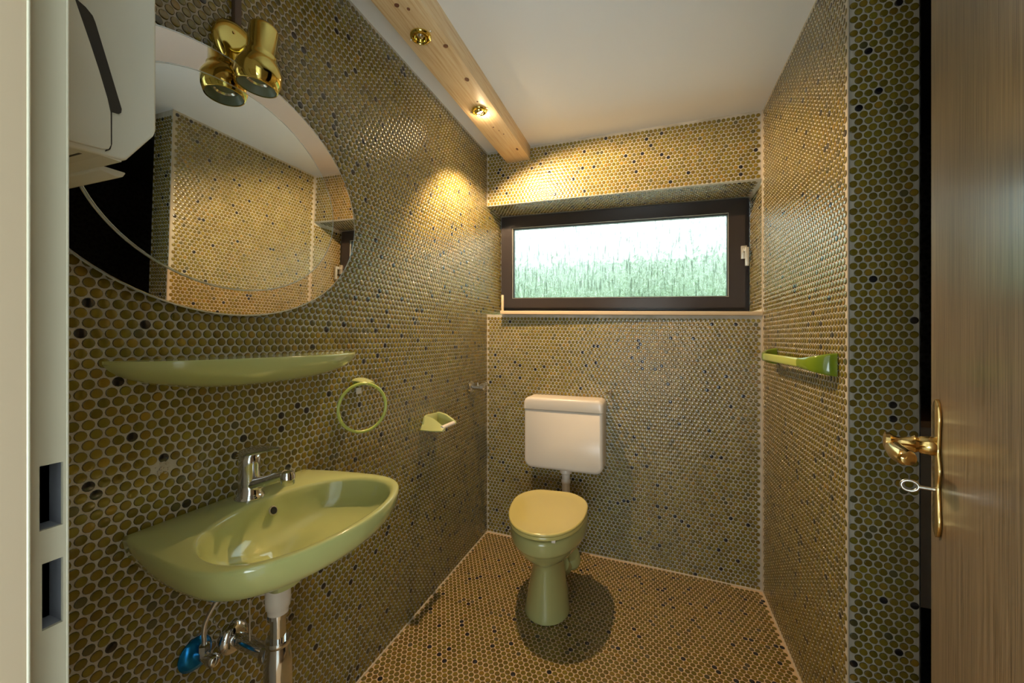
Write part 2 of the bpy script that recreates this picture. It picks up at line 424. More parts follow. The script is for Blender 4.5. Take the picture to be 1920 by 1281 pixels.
# broken tile: chipped plaster left where one came off
bm = bmesh.new()
for k in range(26):
    a = random.uniform(0, 2*PI); r = .013*math.sqrt(random.random()); c_ = (XL+.0012, HOLE[0]+r*math.cos(a), HOLE[1]+r*math.sin(a)); q = random.uniform(.0012, .0032)
    add_box(bm, (c_[0]-.001, c_[1]-q, c_[2]-q*.6), (c_[0]+random.uniform(0, .0016), c_[1]+q, c_[2]+q*.6))
link('plaster_chips', bmesh_mesh('plaster_chips', bm), M_caulk, wl)['kind'] = 'stuff'
trim(3, (XL+.002, YF, .001), (XL+.002, YBL, .001), .0042); trim(4, (XL, YBL-.003, .001), (XR, YBR-.003, .001+dz(XR)), .005)
trim(5, (XR-.002, YE, dz(XR)), (XR-.002, YBR, dz(XR)), .003); trim(6, (XR-.001, YE-.0045, dz(XR)), (XR-.001, YE-.0045, HC+dz(XR)), .003)
trim(7, (XL+.002, YBL-.002, ZL), (XL+.002, YBL-.002, HC))

# hall behind the camera
h = link('hall_shell', mesh('hall_shell', [(x, y, z) for x in (-1.1, 1.1) for y in (-1.7, .029) for z in (-.03, 2.45)],
     [(0, 1, 3, 2), (4, 6, 7, 5), (0, 4, 5, 1), (0, 2, 6, 4), (1, 5, 7, 3)]), M_hall); h['kind'] = 'structure'; h.name = 'wall_hall'

# ------------------------------------------------------------------ beam with two recessed spots
beam = box('beam', (-.839, YF, 2.263), (-.691, YBL+.06, HC-.001), M_pine, bev=.003); tag(beam, kind='structure')
beam.name = 'trim_8'
for (x, y, r1, r2) in ((-.772, 1.075, .008, .005), (-.745, 1.10, .005, .004), (-.712, 1.285, .009, .006), (-.722, 1.48, .009, .008), (-.745, 1.635, .004, .003),
                       (-.76, 1.86, .004, .003), (-.745, 1.90, .003, .002), (-.722, 2.12, .006, .009), (-.735, 1.94, .003, .003)):
    pts = [(r1*math.cos(2*PI*k/14)*(1+.1*math.sin(3*k)), r2*1.5*math.sin(2*PI*k/14)) for k in range(14)]
    k_ = prism('knot', pts, -.001, .002, 'z', M_knot, beam); k_.location = (x, y, 2.2628)

M_glow = mat('glowing_lamp', (1, .8, .5), .3)
P(M_glow).inputs['Emission Color'].default_value = (1, .74, .42, 1); P(M_glow).inputs['Emission Strength'].default_value = 30
def recessed_spot(loc, tilt, lit):
    t = empty('recessed_spotlight', loc)
    lathe('trim_ring', [(0, .037), (.004, .037), (.008, .033), (.009, .028), (.004, .0255), (-.004, .025), (-.004, .034), (0, .037)],
          (0, 0, 0), (0, 0, -1), M_brass, t, cap0=False, cap1=False)
    d = Vector(tilt).normalized()
    lathe('eyeball', [(-.012, .0245), (-.004, .0252), (.006, .0235), (.012, .0195), (.010, .017), (-.004, .012), (-.006, .001)], (0, 0, -.001), d, M_brass, t, n=28)
    lathe('bulb', [(-.005, .011), (.004, .0105), (.007, .006), (.008, .001)], (0, 0, -.001), d, M_lens, t, n=20)
    if lit:
        g = lathe('glowing_bulb', [(.004, .0158), (.0075, .014), (.010, .008), (.011, .001)], (0, 0, -.001), d, M_glow, t, n=20); g['label'] = 'glowing warm lamp'
    for s in (-1, 1):
        lathe('screw', [(0, .004), (.0015, .003), (.0018, .001)], (s*.043, -s*.006, 0), (0, 0, -1), M_steel, t, n=10)
    return t
SP = (-.7655, 1.700, 2.262)
s1 = recessed_spot((-.771, 1.212, 2.262), (.1, -.3, -1), False)
tag(s1, 'unlit polished brass recessed eyeball spotlight in the pine beam, nearer the camera', 'light fitting', 'spotlights in the pine beam')
s2 = recessed_spot(SP, (.30, .30, -1), True)
tag(s2, 'lit brass recessed eyeball spotlight glowing in the pine beam near the window wall', 'light fitting', 'spotlights in the pine beam')
_d = Vector((.40, .40, -1)).normalized()
sl_ = bpy.data.lights.new('spot_lamp', 'SPOT'); sl_.energy = SPOT_W; sl_.color = (1, .69, .40); sl_.spot_size = math.radians(138); sl_.spot_blend = .33; sl_.shadow_soft_size = .014
lo = bpy.data.objects.new('spot_lamp', sl_); C.objects.link(lo); lo.location = Vector(SP)+_d*.028
lo.rotation_euler = (-_d).to_track_quat('Z', 'Y').to_euler()
pl = bpy.data.lights.new('spot_glow', 'POINT'); pl.energy = GLOW_W; pl.shadow_soft_size = .012; pl.color = (1, .72, .42)
plo = bpy.data.objects.new('spot_glow', pl); C.objects.link(plo); plo.location = (SP[0]+.008, SP[1]+.035, 2.232)

# ------------------------------------------------------------------ window
win = empty('window_1', (0, 0, 0)); win['kind'] = 'structure'
ry = YW-.028
def sheared_box(name, x0, x1, y0, y1, z0, z1, m, parent, bev=.003):
    return box(name, (x0, y0, z0), (x1, y1, z1), m, parent, bev=bev, shear=True)
# outer casement frame
WX0, WX1, WZ0, WZ1 = XL+.003, XR-.003, ZS1+.012, ZL-.002
def ring4(name, x0, x1, z0, z1, wl_, wr_, wb_, wt_, y0, y1, m, bev=.003):
    bm = bmesh.new()
    outer = [(x0, z0), (x1, z0), (x1, z1), (x0, z1)]; inner = [(x0+wl_, z0+wb_), (x1-wr_, z0+wb_), (x1-wr_, z1-wt_), (x0+wl_, z1-wt_)]
    V = [[bm.verts.new((x, y, z+dz(x))) for x, z in pts] for y in (y0, y1) for pts in (outer, inner)]
    for i in range(4):
        j = (i+1) % 4
        bm.faces.new([V[0][i], V[0][j], V[1][j], V[1][i]]); bm.faces.new([V[2][i], V[3][i], V[3][j], V[2][j]])
        bm.faces.new([V[0][i], V[2][i], V[2][j], V[0][j]]); bm.faces.new([V[1][i], V[1][j], V[3][j], V[3][i]])
    bmesh.ops.recalc_face_normals(bm, faces=bm.faces)
    if bev: bmesh.ops.bevel(bm, geom=[e for e in bm.edges if e.calc_face_angle(0) > .5], offset=bev, segments=2, affect='EDGES')
    return link(name, bmesh_mesh(name, bm), m, win, smooth=True, angle=35)
ring4('window_frame', WX0, WX1, WZ0, WZ1, .03, .035, .028, .022, YW-.005, YW+.05, M_frame)
ring4('sash', WX0+.006, WX1-.02, WZ0+.022, WZ1-.006, .078, .085, .066, .075, YW-.030, YW+.03, M_frame, .004)
ring4('glazing_bead', WX0+.080, WX1-.101, WZ0+.084, WZ1-.077, .006, .006, .006, .006, YW-.026, YW+.02, M_silver, .001)
ring4('seal', WX0+.086, WX1-.107, WZ0+.090, WZ1-.083, .006, .004, .003, .006, YW-.018, YW+.012, M_seal, 0)
sheared_box('pane', WX0+.088, WX1-.109, YW-.004, YW+.002, WZ0+.092, WZ1-.085, M_glass, win, 0)
box('drip_rail', (WX0+.03, YW-.012, WZ0-.002), (WX1-.02, YW+.02, WZ0+.012), M_seal, win, bev=.001, shear=True)
# handle
hx, hz = .470, 1.672
hb = box('window_handle', (hx-.014, YW-.042, hz-.036), (hx+.014, YW-.029, hz+.036), M_silver, win, bev=.002)
box('handle_neck', (hx-.008, YW-.075, hz-.002), (hx+.010, YW-.04, hz+.018), M_silver, hb, bev=.003)
box('handle_grip', (hx-.002, YW-.085, hz-.082), (hx+.016, YW-.070, hz+.020), M_silver, hb, bev=.003)
# sill
sl = box('sill', (-.868, 2.232, ZS0), (XR-.002, YW-.0, ZS1), M_sill, None, bev=.0015, shear=True)
sl.name = 'trim_9'; sl['kind'] = 'structure'
tu = box('trim_10', (-.872, 2.262, ZS0+.002), (-.860, 2.275, ZS0+.118), M_sill, None, bev=.001, shear=True); tu['kind'] = 'structure'

# outside: trimmed hedge below an overcast sky
rng = np.random.RandomState(3)
nL = 5200; V = []; F = []
for i in range(nL):
    c = np.array([rng.uniform(-6, 5), 5.3+abs(rng.randn())*.22, rng.uniform(.9, 2.27+.05*rng.randn())])
    n_ = rng.randn(3); n_[1] -= 1.2; n_ /= np.linalg.norm(n_); a = np.cross(n_, rng.randn(3)); a /= np.linalg.norm(a); b = np.cross(n_, a)
    s = .05+.03*rng.rand(); k = len(V)
    V += [c-a*s, c-b*s*.5, c+a*s, c+b*s*.5]; F.append((k, k+1, k+2, k+3))
hd = link('hedge', mesh('hedge', V, F), M_leaf); tag(hd, 'light green clipped hedge outside behind the rain-textured window pane', 'hedge', kind='stuff')
box('clipped_core', (-6, 5.55, .88), (5, 6.2, 2.22), M_leaf2, hd)
gd = box('ground_outside', (-8, 2.9, .8), (7, 9, .88), mat('pale_bounce_ground', (.72, .72, .70), .8)); gd['kind'] = 'structure'  # unseen ground, coloured pale to bounce daylight onto the ceiling

# ------------------------------------------------------------------ mirror (two oval glasses, leaning slightly off the tiles)
def ellipse_disc(name, ry_, rz_, x0, x1, m, parent, bev=.002, me=None):
    n = 96; r = []
    for x, s in ((x0, 1), (x1-bev, 1), (x1, 1-bev/ry_), ):
        r.append([(x, ry_*s*math.cos(2*PI*k/n), rz_*s*math.sin(2*PI*k/n)) for k in range(n)])
    return link(name, loft_mesh(name, r), m, parent, smooth=True, angle=10)
mir = empty('oval_mirror', (XL+.026, mirror_c[0], mirror_c[1]))
mir.rotation_euler = (0, 0.024, -0.006)
tag(mir, 'large oval wall mirror with a rose-tinted outer ring on the left tiled wall', 'mirror')
ellipse_disc('tinted_ring', .395, .300, 0, .005, M_mirror2, mir)['label'] = 'rose-tinted outer mirror glass'
ellipse_disc('centre_mirror', .298, .239, .0052, .0085, M_mirror, mir)['label'] = 'clear oval centre glass'
def ell_tube(name, a, b, x, r, m):
    pts = [(x, a*math.cos(2*PI*k/96), b*math.sin(2*PI*k/96)) for k in range(96)]
    return tube(name, pts, r, m, mir, n=6, closed=True)
ell_tube('polished_edge', .2985, .2395, .0068, .0016, M_mirroredge)
ell_tube('outer_edge', .3955, .3005, .003, .002, M_mirroredge)
box('wall_mount', (-.022, -.2, -.12), (0, .2, .12), M_darkslot, mir)

# ------------------------------------------------------------------ brass wall lamp and cable cover
lamp = empty('wall_spotlight', (XL+.003, .697, 1.913))
tag(lamp, 'polished brass wall spotlight with bell-shaped head above the oval mirror', 'lamp')
lathe('wall_plate', [(0, .058), (.006, .060), (.012, .057), (.017, .045), (.019, .025), (.019, .001)], (0, 0, 0), (1, 0, 0), M_brass, lamp, n=48)
lathe('screw', [(0, .004), (.003, .003), (.003, .0005)], (.0175, -.018, .022), (1, 0, .1), M_brasssoft, lamp, n=12)
tube('arm', [(.017, .004, -.008), (.045, .0, -.006), (.072, -.006, -.002)], .0075, M_brass, lamp, smooth_path=4)
hd_o = Vector((.106, -.008, .016)); hax = Vector((-.10, -.05, -1)).normalized()
head = lathe('lamp_head', [(-.006, .001), (-.006, .024), (0, .030), (.006, .0312), (.062, .0312), (.066, .0345), (.070, .0335), (.080, .039), (.093, .046), (.108, .0495), (.124, .048), (.140, .0425),
                   (.141, .040), (.124, .0445), (.108, .046), (.09, .04), (.08, .033), (.07, .025), (.07, .001)], hd_o, hax, M_brass, lamp, n=56, angle=60)
lathe('inner_shade', [(.138, .0405), (.122, .030), (.118, .001)], hd_o, hax, M_lampin, head, n=40, cap0=False)
lathe('bulb', [(.117, .024), (.121, .026), (.124, .024), (.119, .018), (.112, .006), (.112, .001)], hd_o, hax, M_lens, head, n=32)
cc = box('cable_cover', (XL+.002, .6865, 1.968), (XL+.016, .7035, HC-.004), M_brown, bev=.002)
tag(cc, 'thin brown vertical cable cover running up the tiles above the brass wall lamp', 'cable cover')

# ------------------------------------------------------------------ paper towel dispenser on the door wall
disp = empty('towel_dispenser', (-.522, YF, 1.39))
tag(disp, 'white enamel paper towel dispenser with dark side slot beside the door frame', 'dispenser')
# side profile in (y, z): wall at y = 0
prof = [(0, -.012), (.0, .42), (.100, .42), (.1100, .41), (.1100, .041), (.1078, .034), (.084, -.002), (.080, -.0045)]
prism('body', [(y, z) for y, z in prof], -.27, 0, 'x', M_whitecool, disp, bev=.003, seg=3)
cov = [(-.001, -.008), (.062, -.001), (.0675, .001), (.0692, .006), (.0690, .039), (.0665, .052), (.0600, .0765), (.0533, .099), (.0425, .133), (.030, .170), (-.001, .20)]
prism('side_cover', cov, -.001, .0035, 'x', M_whitecool, disp, bev=.0015)
slot = [(.0684, .0415), (.0715, .0412), (.0762, .0419), (.0778, .0437), (.0782, .0479), (.0662, .0914), (.0575, .1225), (.0555, .1275), (.0504, .1320), (.0442, .1345), (.0415, .137), (.0410, .137), (.0533, .098), (.0600, .0765)]
prism('sheet_window', slot, -.002, .0018, 'x', M_darkslot, disp)
prism('seam', [(.0690, .042), (.0705, .042), (.0705, .008), (.0692, .002), (.0656, -.0015), (.0656, -.0005), (.0685, .004), (.0694, .010)], 0, .0015, 'x', M_darkslot, disp)
box('bottom_plate', (-.268, .0, -.006), (-.002, .080, .000), M_whitecool, disp, bev=.0005)
box('paper_outlet', (-.20, .012, -.0072), (-.012, .054, -.0055), M_darkslot, disp, bev=.0005)
prism('tear_lip', [(.078, -.003), (.103, -.003), (.100, -.009), (.094, -.011), (.080, -.0085)], -.262, -.040, 'x', M_whitecool, disp, bev=.0015)

# ------------------------------------------------------------------ door frame (cream steel) at the left edge
jm = empty('door_frame'); jm.name = 'door_1'; jm['kind'] = 'structure'
RX, SX = -.430, -.4155
box('jamb_reveal', (RX-.04, -.03, -.02), (SX, .1512, 2.02), M_jamb, jm, bev=.0015)
def plate_with_holes(name, x0, x1, y0, y1, z0, z1, holes, m, parent):
    bm = bmesh.new(); zs = z0
    for (a, b, ya, ybb) in holes:
        add_box(bm, (x0, y0, zs), (x1, y1, a)); add_box(bm, (x0, y0, a), (x1, ya, b)); add_box(bm, (x0, ybb, a), (x1, y1, b)); zs = b
    add_box(bm, (x0, y0, zs), (x1, y1, z1))
    bmesh.ops.remove_doubles(bm, verts=bm.verts, dist=1e-6)
    return link(name, bmesh_mesh(name, bm), m, parent)
holes = [(.981, 1.031, .1628, .1741), (1.056, 1.1045, .1615, .1741)]
plate_with_holes('rebate_face', RX-.003, RX, .1510, .1768, -.02, 2.02, holes, M_jamb2, jm)
for z0, z1, ya, ybb in holes:
    bm = bmesh.new(); add_box(bm, (RX-.022, ya-.001, z0-.001), (RX-.0028, ybb+.001, z1+.001))
    bmesh.ops.delete(bm, geom=[f for f in bm.faces if f.calc_center_median().x > RX-.004], context='FACES')
    link('strike_pocket', bmesh_mesh('strike_pocket', bm), M_pocket, jm)
tube('frame_bead', [(SX-.0005, .1508, -.02), (SX-.0005, .1508, 2.02)], .0012, M_jamb2, jm, n=8)
tube('edge_bead', [(RX-.0005, .1766, -.02), (RX-.0005, .1766, 2.02)], .0010, M_jamb2, jm, n=8)
box('casing', (RX-.05, .1755, -.02), (RX-.003, .1775, 2.06), M_jamb, jm)
box('head_jamb', (-.50, -.03, 2.02), (.27, .176, 2.06), M_jamb, jm)
box('hinge_jamb', (.222, -.03, -.02), (.27, .150, 2.02), M_jamb, jm, bev=.001)

# ------------------------------------------------------------------ open door leaf
dr = empty('door_2', (.394, .776, 0)); dr['kind'] = 'structure'
dd = Vector((-.305, -.952, 0)).normalized()
dr.rotation_euler = (0, 0, math.atan2(dd.y, dd.x))   # local x runs from the free edge to the hinges, local -y faces the room's left
# local +x along dd ; the visible face is local y<0 side ; the room-left normal
nl = Vector((-.952, .305, 0)); loc_n = Matrix.Rotation(-math.atan2(dd.y, dd.x), 3, 'Z') @ nl
SY = 1 if loc_n.y > 0 else -1
slab_ = box('door_slab', (0, min(0, -SY*.04), .008), (.63, max(0, -SY*.04), 2.005), M_oak, dr, bev=.0015)
def yy(v): return SY*v
plate_pts = []
hh = .0975
for k in range(41):
    t = -1+2*k/40; wv = .0145+.0035*math.cos(t*PI*3)+.0015*math.cos(t*PI*5)
    if abs(t) > .9: wv *= math.sqrt(max(0, 1-((abs(t)-.9)/.1)**2))+.02
    plate_pts.append((wv, t*hh))
zc = 1.0165; PXC = .050
poly = [(PXC+a, zc+b) for a, b in plate_pts]+[(PXC-a, zc+b) for a, b in reversed(plate_pts)]
y0, y1 = sorted((yy(0), yy(.0045)))
hp = prism('handle_plate', poly, y0, y1, 'y', M_brasssoft, dr, bev=.0012); hp['label'] = 'wavy polished brass handle plate'
HZ = 1.047
lathe('handle_neck', [(0, .0125), (.004, .0135), (.014, .0125), (.017, .0105), (.021, .0125), (.025, .0095), (.038, .008), (.043, .009), (.047, .0135), (.052, .0135), (.054, .008), (.054, .001)],
      (PXC, yy(.004), HZ), (0, SY, 0), M_brasssoft, hp, n=28)
lv = tube('handle_lever', [(PXC-.002, yy(.0485), HZ-.004), (PXC+.015, yy(.048), HZ-.006), (PXC+.035, yy(.046), HZ-.008), (PXC+.055, yy(.043), HZ-.008), (PXC+.068, yy(.041), HZ-.007), (PXC+.072, yy(.040), HZ-.007)],
          .0085, M_brasssoft, hp, smooth_path=6, n=20, rr=lambda t: (.85+.55*math.sin(PI*min(1, t*1.02))**1 if t < .96 else .35))
KZ = .986
ky = empty('door_key', dr.matrix_basis @ Vector((PXC, yy(.0045), KZ))); ky.rotation_euler = dr.rotation_euler
tag(ky, 'small steel key standing in the keyhole of the open wooden door', 'key')
tube('key_shaft', [(0, yy(-.012), 0), (0, yy(.016), 0)], .0026, M_steel, ky, n=12)
bow = [(0+.0002*k, yy(.016+.009*(1-math.cos(2*PI*k/24))), .0075*math.sin(2*PI*k/24)) for k in range(24)]
tube('key_bow', [(0, p[1], p[2]) for p in bow], .0022, M_steel, ky, n=8, closed=True)

area('far_room_fill', (1.25, 1.5, 2.30), (0, 0, 0), .5, .5, 1.6, (1, .93, .85))  # unseen lamp, added to lift the dark room a little
# low cabinet in the dark room beyond
cb = empty('low_cabinet', (1.30, 2.10, 0)); tag(cb, 'low grey-beige cabinet with brown worktop in the dark room behind the door', 'cabinet')
box('carcass', (-.30, 0, .095), (.30, .5, .835), M_cab, cb, bev=.002); box('plinth', (-.27, .05, .004), (.27, .45, .095), M_black, cb)
box('worktop', (-.30, -.01, .836), (.30, .5, .862), M_cabtop, cb, bev=.002)

# ------------------------------------------------------------------ basin
SYc, SZ = .686, .816
basin = empty('wash_basin', (XL+.0035, SYc, SZ))
tag(basin, 'avocado green ceramic wash basin hung on the left tiled wall under the shelf', 'basin')
def interp_closed(pts, n):
    """resample a closed smooth loop through pts"""
    out = []; N_ = len(pts)
    for i in range(N_):
        p0, p1, p2, p3 = (Vector(pts[(i+k) % N_]) for k in (-1, 0, 1, 2))
        for k in range(6):
            t = k/6; out.append(.5*((2*p1)+(p2-p0)*t+(2*p0-5*p1+4*p2-p3)*t*t+(3*p1-p0-3*p2+p3)*t**3))
    # resample by angle around the centre so that rings line up
    return out
def polar(pts, cx, cy, n):
    a = [(math.atan2(p[1]-cy, p[0]-cx), math.hypot(p[0]-cx, p[1]-cy)) for p in pts]
    a.sort(); A = np.array([t[0] for t in a]); R = np.array([t[1] for t in a])
    A = np.r_[A-2*PI, A, A+2*PI]; R = np.r_[R, R, R]
    th = np.linspace(-PI, PI, n, endpoint=False)
    return th, np.interp(th, A, R)
# plan (v = out from wall, u = along wall)
half = [(0, .2135), (.05, .222), (.10, .233), (.17, .242), (.23, .246), (.275, .243), (.31, .229), (.342, .20), (.366, .16), (.384, .11), (.395, .055), (.399, 0)]
outer = []
for i in range(len(half)-1):
    for k in range(6):
        t = k/6; outer.append((half[i][0]*(1-t)+half[i+1][0]*t, half[i][1]*(1-t)+half[i+1][1]*t))
outer.append(half[-1])
outer_all = [(v, u) for v, u in outer]+[(v, -u) for v, u in outer]+[(0, .2135*(1-k/10)) for k in range(21)]
inh = [(.090, 0), (.096, .06), (.112, .115), (.142, .165), (.18, .196), (.22, .212), (.26, .217), (.295, .210), (.325, .19), (.352, .15), (.370, .105), (.380, .05), (.383, 0)]
inner_all = []
for i in range(len(inh)-1):
    for k in range(6):
        t = k/6; q = (inh[i][0]*(1-t)+inh[i+1][0]*t, inh[i][1]*(1-t)+inh[i+1][1]*t); inner_all += [q, (q[0], -q[1])]
NB = 120; CV, CU = .235, 0
th, Ro = polar(outer_all, CV, CU, NB); _, Ri = polar(inner_all, CV, CU, NB)
k5 = np.array([1, 2, 3, 2, 1])/9.
def sm(R): return np.convolve(np.r_[R[-2:], R, R[:2]], k5, 'valid')
Ri = sm(sm(Ri)); Ro2 = sm(Ro)
# keep the straight back on the wall
Ro2 = np.where(CV+np.cos(th)*Ro2 < .012, Ro, Ro2)
def ring(R, z, cv=CV, cu=CU, sv=1.0, su=1.0, shift=0.0):
    return [(cv+shift+math.cos(t)*r*sv, cu+math.sin(t)*r*su, z if not callable(z) else z(cv+math.cos(t)*r*sv)) for t, r in zip(th, R)]
def clampwall(rg): return [(max(p[0], 0.0), p[1], p[2]) for p in rg]
rings = []
rim_drop = lambda v: 0
# outside from the underside up
def under(s, z, sh): return clampwall(ring(Ro2*s, z, shift=sh))
rings.append(under(.10, -.178, -.058))
rings.append(under(.155, -.178, -.058))
rings.append(under(.185, -.160, -.058))
rings.append(under(.235, -.126, -.054))
rings.append(under(.50, -.110, -.045))
rings.append(under(.68, -.096, -.034))
rings.append(under(.82, -.080, -.022))
rings.append(under(.91, -.064, -.010))
rings.append(under(.965, -.045, -.003))
rings.append(under(.990, -.024, 0))
rings.append(under(1.0, -.010, 0))
rings.append(under(.998, -.004, 0)); rings.append(under(.990, -.001, 0)); rings.append(under(.978, 0, 0))
# top ledge to the bowl
mid = (Ro2*.978+Ri*1.03)/2
rings.append(clampwall(ring(mid, .0)))
rings.append(ring(Ri*1.03, 0)); rings.append(ring(Ri*1.0, -.002)); rings.append(ring(Ri*.975, -.008))
rings.append(ring(Ri*.955, -.022)); rings.append(ring(Ri*.915, -.042)); rings.append(ring(Ri*.84, -.062, shift=-.006))
rings.append(ring(Ri*.68, -.081, shift=-.016)); rings.append(ring(Ri*.46, -.094, shift=-.034)); rings.append(ring(Ri*.24, -.104, shift=-.052)); rings.append(ring(Ri*.14, -.122, shift=-.060)); rings.append(ring(Ri*.05, -.124, shift=-.062))
# bowl is scooped: deeper at the back
link('bowl', loft_mesh('bowl', rings), M_green, basin, smooth=True, angle=70)
lathe('overflow_hole', [(0, .0115), (.002, .010), (.0021, .0085), (-.002, .008), (-.002, .001)], (.1065, .026, -.032), (.93, 0, .36), M_steel, basin, n=24)
lathe('overflow_dark', [(.0005, .0082), (.0024, .0078), (.0024, .001)], (.1065, .026, -.032), (.93, 0, .36), M_black, basin, n=20)
lathe('waste', [(0, .014), (.002, .015), (.003, .011), (.0015, .008), (.0015, .001)], (.173, 0, -.1245), (0, 0, 1), M_chrome, basin, n=28)

# tap
tap = empty('basin_tap', (XL+.058, .692, SZ+.0005), 0); tap.scale = (1.12, 1.22, 1.06)
tag(tap, 'chrome single-lever mixer tap standing on the green basin', 'tap')
def oval(z, a, b, cx=0, cy=0, n=28, tiltx=0): return [(cx+a*math.cos(2*PI*k/n), cy+b*math.sin(2*PI*k/n), z+tiltx*a*math.cos(2*PI*k/n)) for k in range(n)]
br = [oval(0, .027, .026), oval(.004, .0275, .0265), oval(.008, .024, .0235), (oval(.013, .0225, .021)), oval(.03, .021, .0195), oval(.055, .020, .0185, -.001), oval(.075, .020, .019, -.001), oval(.088, .0205, .0195, 0), oval(.096, .019, .018, .0), oval(.101, .012, .012, 0)]
link('tap_body', loft_mesh('tap_body', br), M_chrome, tap, smooth=True, angle=50)
sp = tube('spout', [(.008, 0, .030), (.04, .002, .041), (.075, .003, .054), (.098, .004, .062)], .0125, M_chrome, tap, smooth_path=5, n=20, rr=lambda t: 1.1-.25*t)
lathe('aerator', [(-.013, .006), (-.010, .0115), (-.002, .0135), (.008, .0125), (.016, .0115), (.018, .010), (.018, .001)], (.103, .004, .058), (.12, 0, -1), M_chrome, tap, n=24)
lr = []
for t, wd, th_, zz in ((-.023, .006, .006, .090), (-.018, .017, .012, .096), (.000, .0195, .013, .102), (.016, .018, .012, .107), (.036, .014, .009, .112), (.056, .012, .006, .115), (.072, .010, .004, .117), (.086, .004, .0015, .118)):
    lr.append([(t, wd*math.cos(2*PI*k/20), zz+th_*math.sin(2*PI*k/20)) for k in range(20)])
link('lever', loft_mesh('lever', lr), M_chrome, tap, smooth=True, angle=60)

# trap and waste pipe
px_, py_ = -.812-(XL), .682
trap = empty('basin_trap', (-.812, .682, .40)); tag(trap, 'chrome bottle trap and waste pipe under the green basin', 'drain')
lathe('waste_fitting', [(0, .0255), (.030, .0265), (.048, .0255), (.051, .0225), (.062, .0215), (.062, .001)], (0, 0, .234), (0, 0, -1), M_white, trap, n=32)['label'] = 'white plastic threaded fitting'
lathe('nut', [(0, .0225), (.008, .0225), (.009, .019)], (0, 0, .172), (0, 0, -1), M_chrome, trap, n=24)
lathe('down_pipe', [(0, .0165), (.10, .0165)], (0, 0, .17), (0, 0, -1), M_chrome, trap, n=28)
lathe('trap_bottle', [(0, .0165), (0, .026), (.006, .0275), (.012, .0265), (.014, .024), (.022, .0255), (.045, .029), (.075, .0295), (.16, .0295), (.165, .032), (.18, .032), (.20, .024), (.206, .001)],
      (0, 0, .112), (0, 0, -1), M_chrome, trap, n=36)
tube('wall_pipe', [(-.025, 0, .068), (XL+.812+.012, .008, .068)], .0165, M_chrome, trap, n=24)
lathe('pipe_collar', [(0, .0205), (.010, .0225), (.014, .019)], (-.026, 0, .068), (-1, 0, 0), M_chrome, trap, n=24)
lathe('wall_rosette', [(0, .0375), (.004, .038), (.012, .033), (.018, .022), (.018, .015)], (XL+.812+.0035, .008, .068), (1, 0, 0), M_chrome, trap, n=36)

# pop-up rod
rod = empty('waste_lever_rod', (-.880, .665, .45)); tag(rod, 'thin steel lever rod with black clamp hanging below the green basin', 'lever rod')
tube('rod', [(0, 0, .185), (.001, .0, .05)], .0018, M_steel, rod, n=8)
box('clamp', (-.008, -.007, .150), (.008, .009, .186), M_black, rod, bev=.002)
tube('cross_rod', [(-.002, -.03, .176), (.034, .010, .171)], .0022, M_black, rod, n=8)
lathe('rod_gland', [(0, .012), (.012, .012), (.014, .008), (.024, .008)], (.040, .012, .170), (-.7, -.4, 0), M_white, rod, n=18)

# angle stop valve with blue film, flexible hose
av = empty('angle_valve', (XL+.0035, .604, .492)); tag(av, 'chrome angle valve with bright blue film on its wall rosette, under the basin', 'valve')
lathe('rosette', [(0, .035), (.003, .0355), (.012, .029), (.016, .018), (.016, .010)], (0, 0, 0), (1, 0, 0), M_bluemetal, av, n=36)['label'] = 'rosette in bright blue protective film'
tube('valve_body', [(.012, 0, 0), (.052, 0, 0)], .0095, M_chrome, av, n=20)
lathe('valve_knob', [(0, .009), (.002, .0135), (.016, .0125), (.019, .009), (.019, .001)], (.050, 0, 0), (1, 0, 0), M_chrome, av, n=10)
lathe('outlet_nut', [(0, .0095), (.010, .0095), (.011, .0115), (.024, .0115), (.026, .008)], (.032, 0, .004), (0, 0, 1), M_chrome, av, n=6, angle=20)
hs = tube('flexible_hose', [(XL+.035, .604, .518), (XL+.034, .605, .56), (XL+.045, .618, .60), (XL+.062, .638, .632), (XL+.075, .655, .668)], .0048, M_steel, n=12, smooth_path=8)
tag(hs, 'braided steel flexible hose rising from the blue valve to the basin', 'hose')
_w = N(M_steel, 'ShaderNodeTexWave')

# ------------------------------------------------------------------ shelf
SHY, SHZ = .750, 1.156
nS = 48; top = []; R_ = []
def shelf_v(t): return .150*(max(0, 1-abs(t)**2.6))**.46
def shelf_h(t): return .073*(max(0, 1-abs(t)**2.6))**.55
rings = []
for i in range(nS+1):
    t = -math.cos(PI*i/nS); t = max(-.9995, min(.9995, t)); y = .306*t; v = max(shelf_v(t), .004); hgt = max(shelf_h(t), .006)
    sec = [(0, 0), (v*.25, -.004), (v*.85, -.005), (v*.94, -.002), (v*.985, 0), (v, -.002), (v*1.0, -.006)]
    for k in range(1, 9):
        a = PI/2*k/8; sec.append((v*math.cos(a)**.8, -.006-(hgt-.006)*math.sin(a)**1.1))
    sec[-1] = (0, -hgt)
    rings.append([(a, y, b) for a, b in sec])
shelf = link('wall_shelf', loft_mesh('wall_shelf', rings), M_green, None, smooth=True, angle=60); shelf.location = (XL+.0035, SHY, SHZ)
tag(shelf, 'boat-shaped avocado green ceramic shelf on the tiles between mirror and basin', 'shelf')

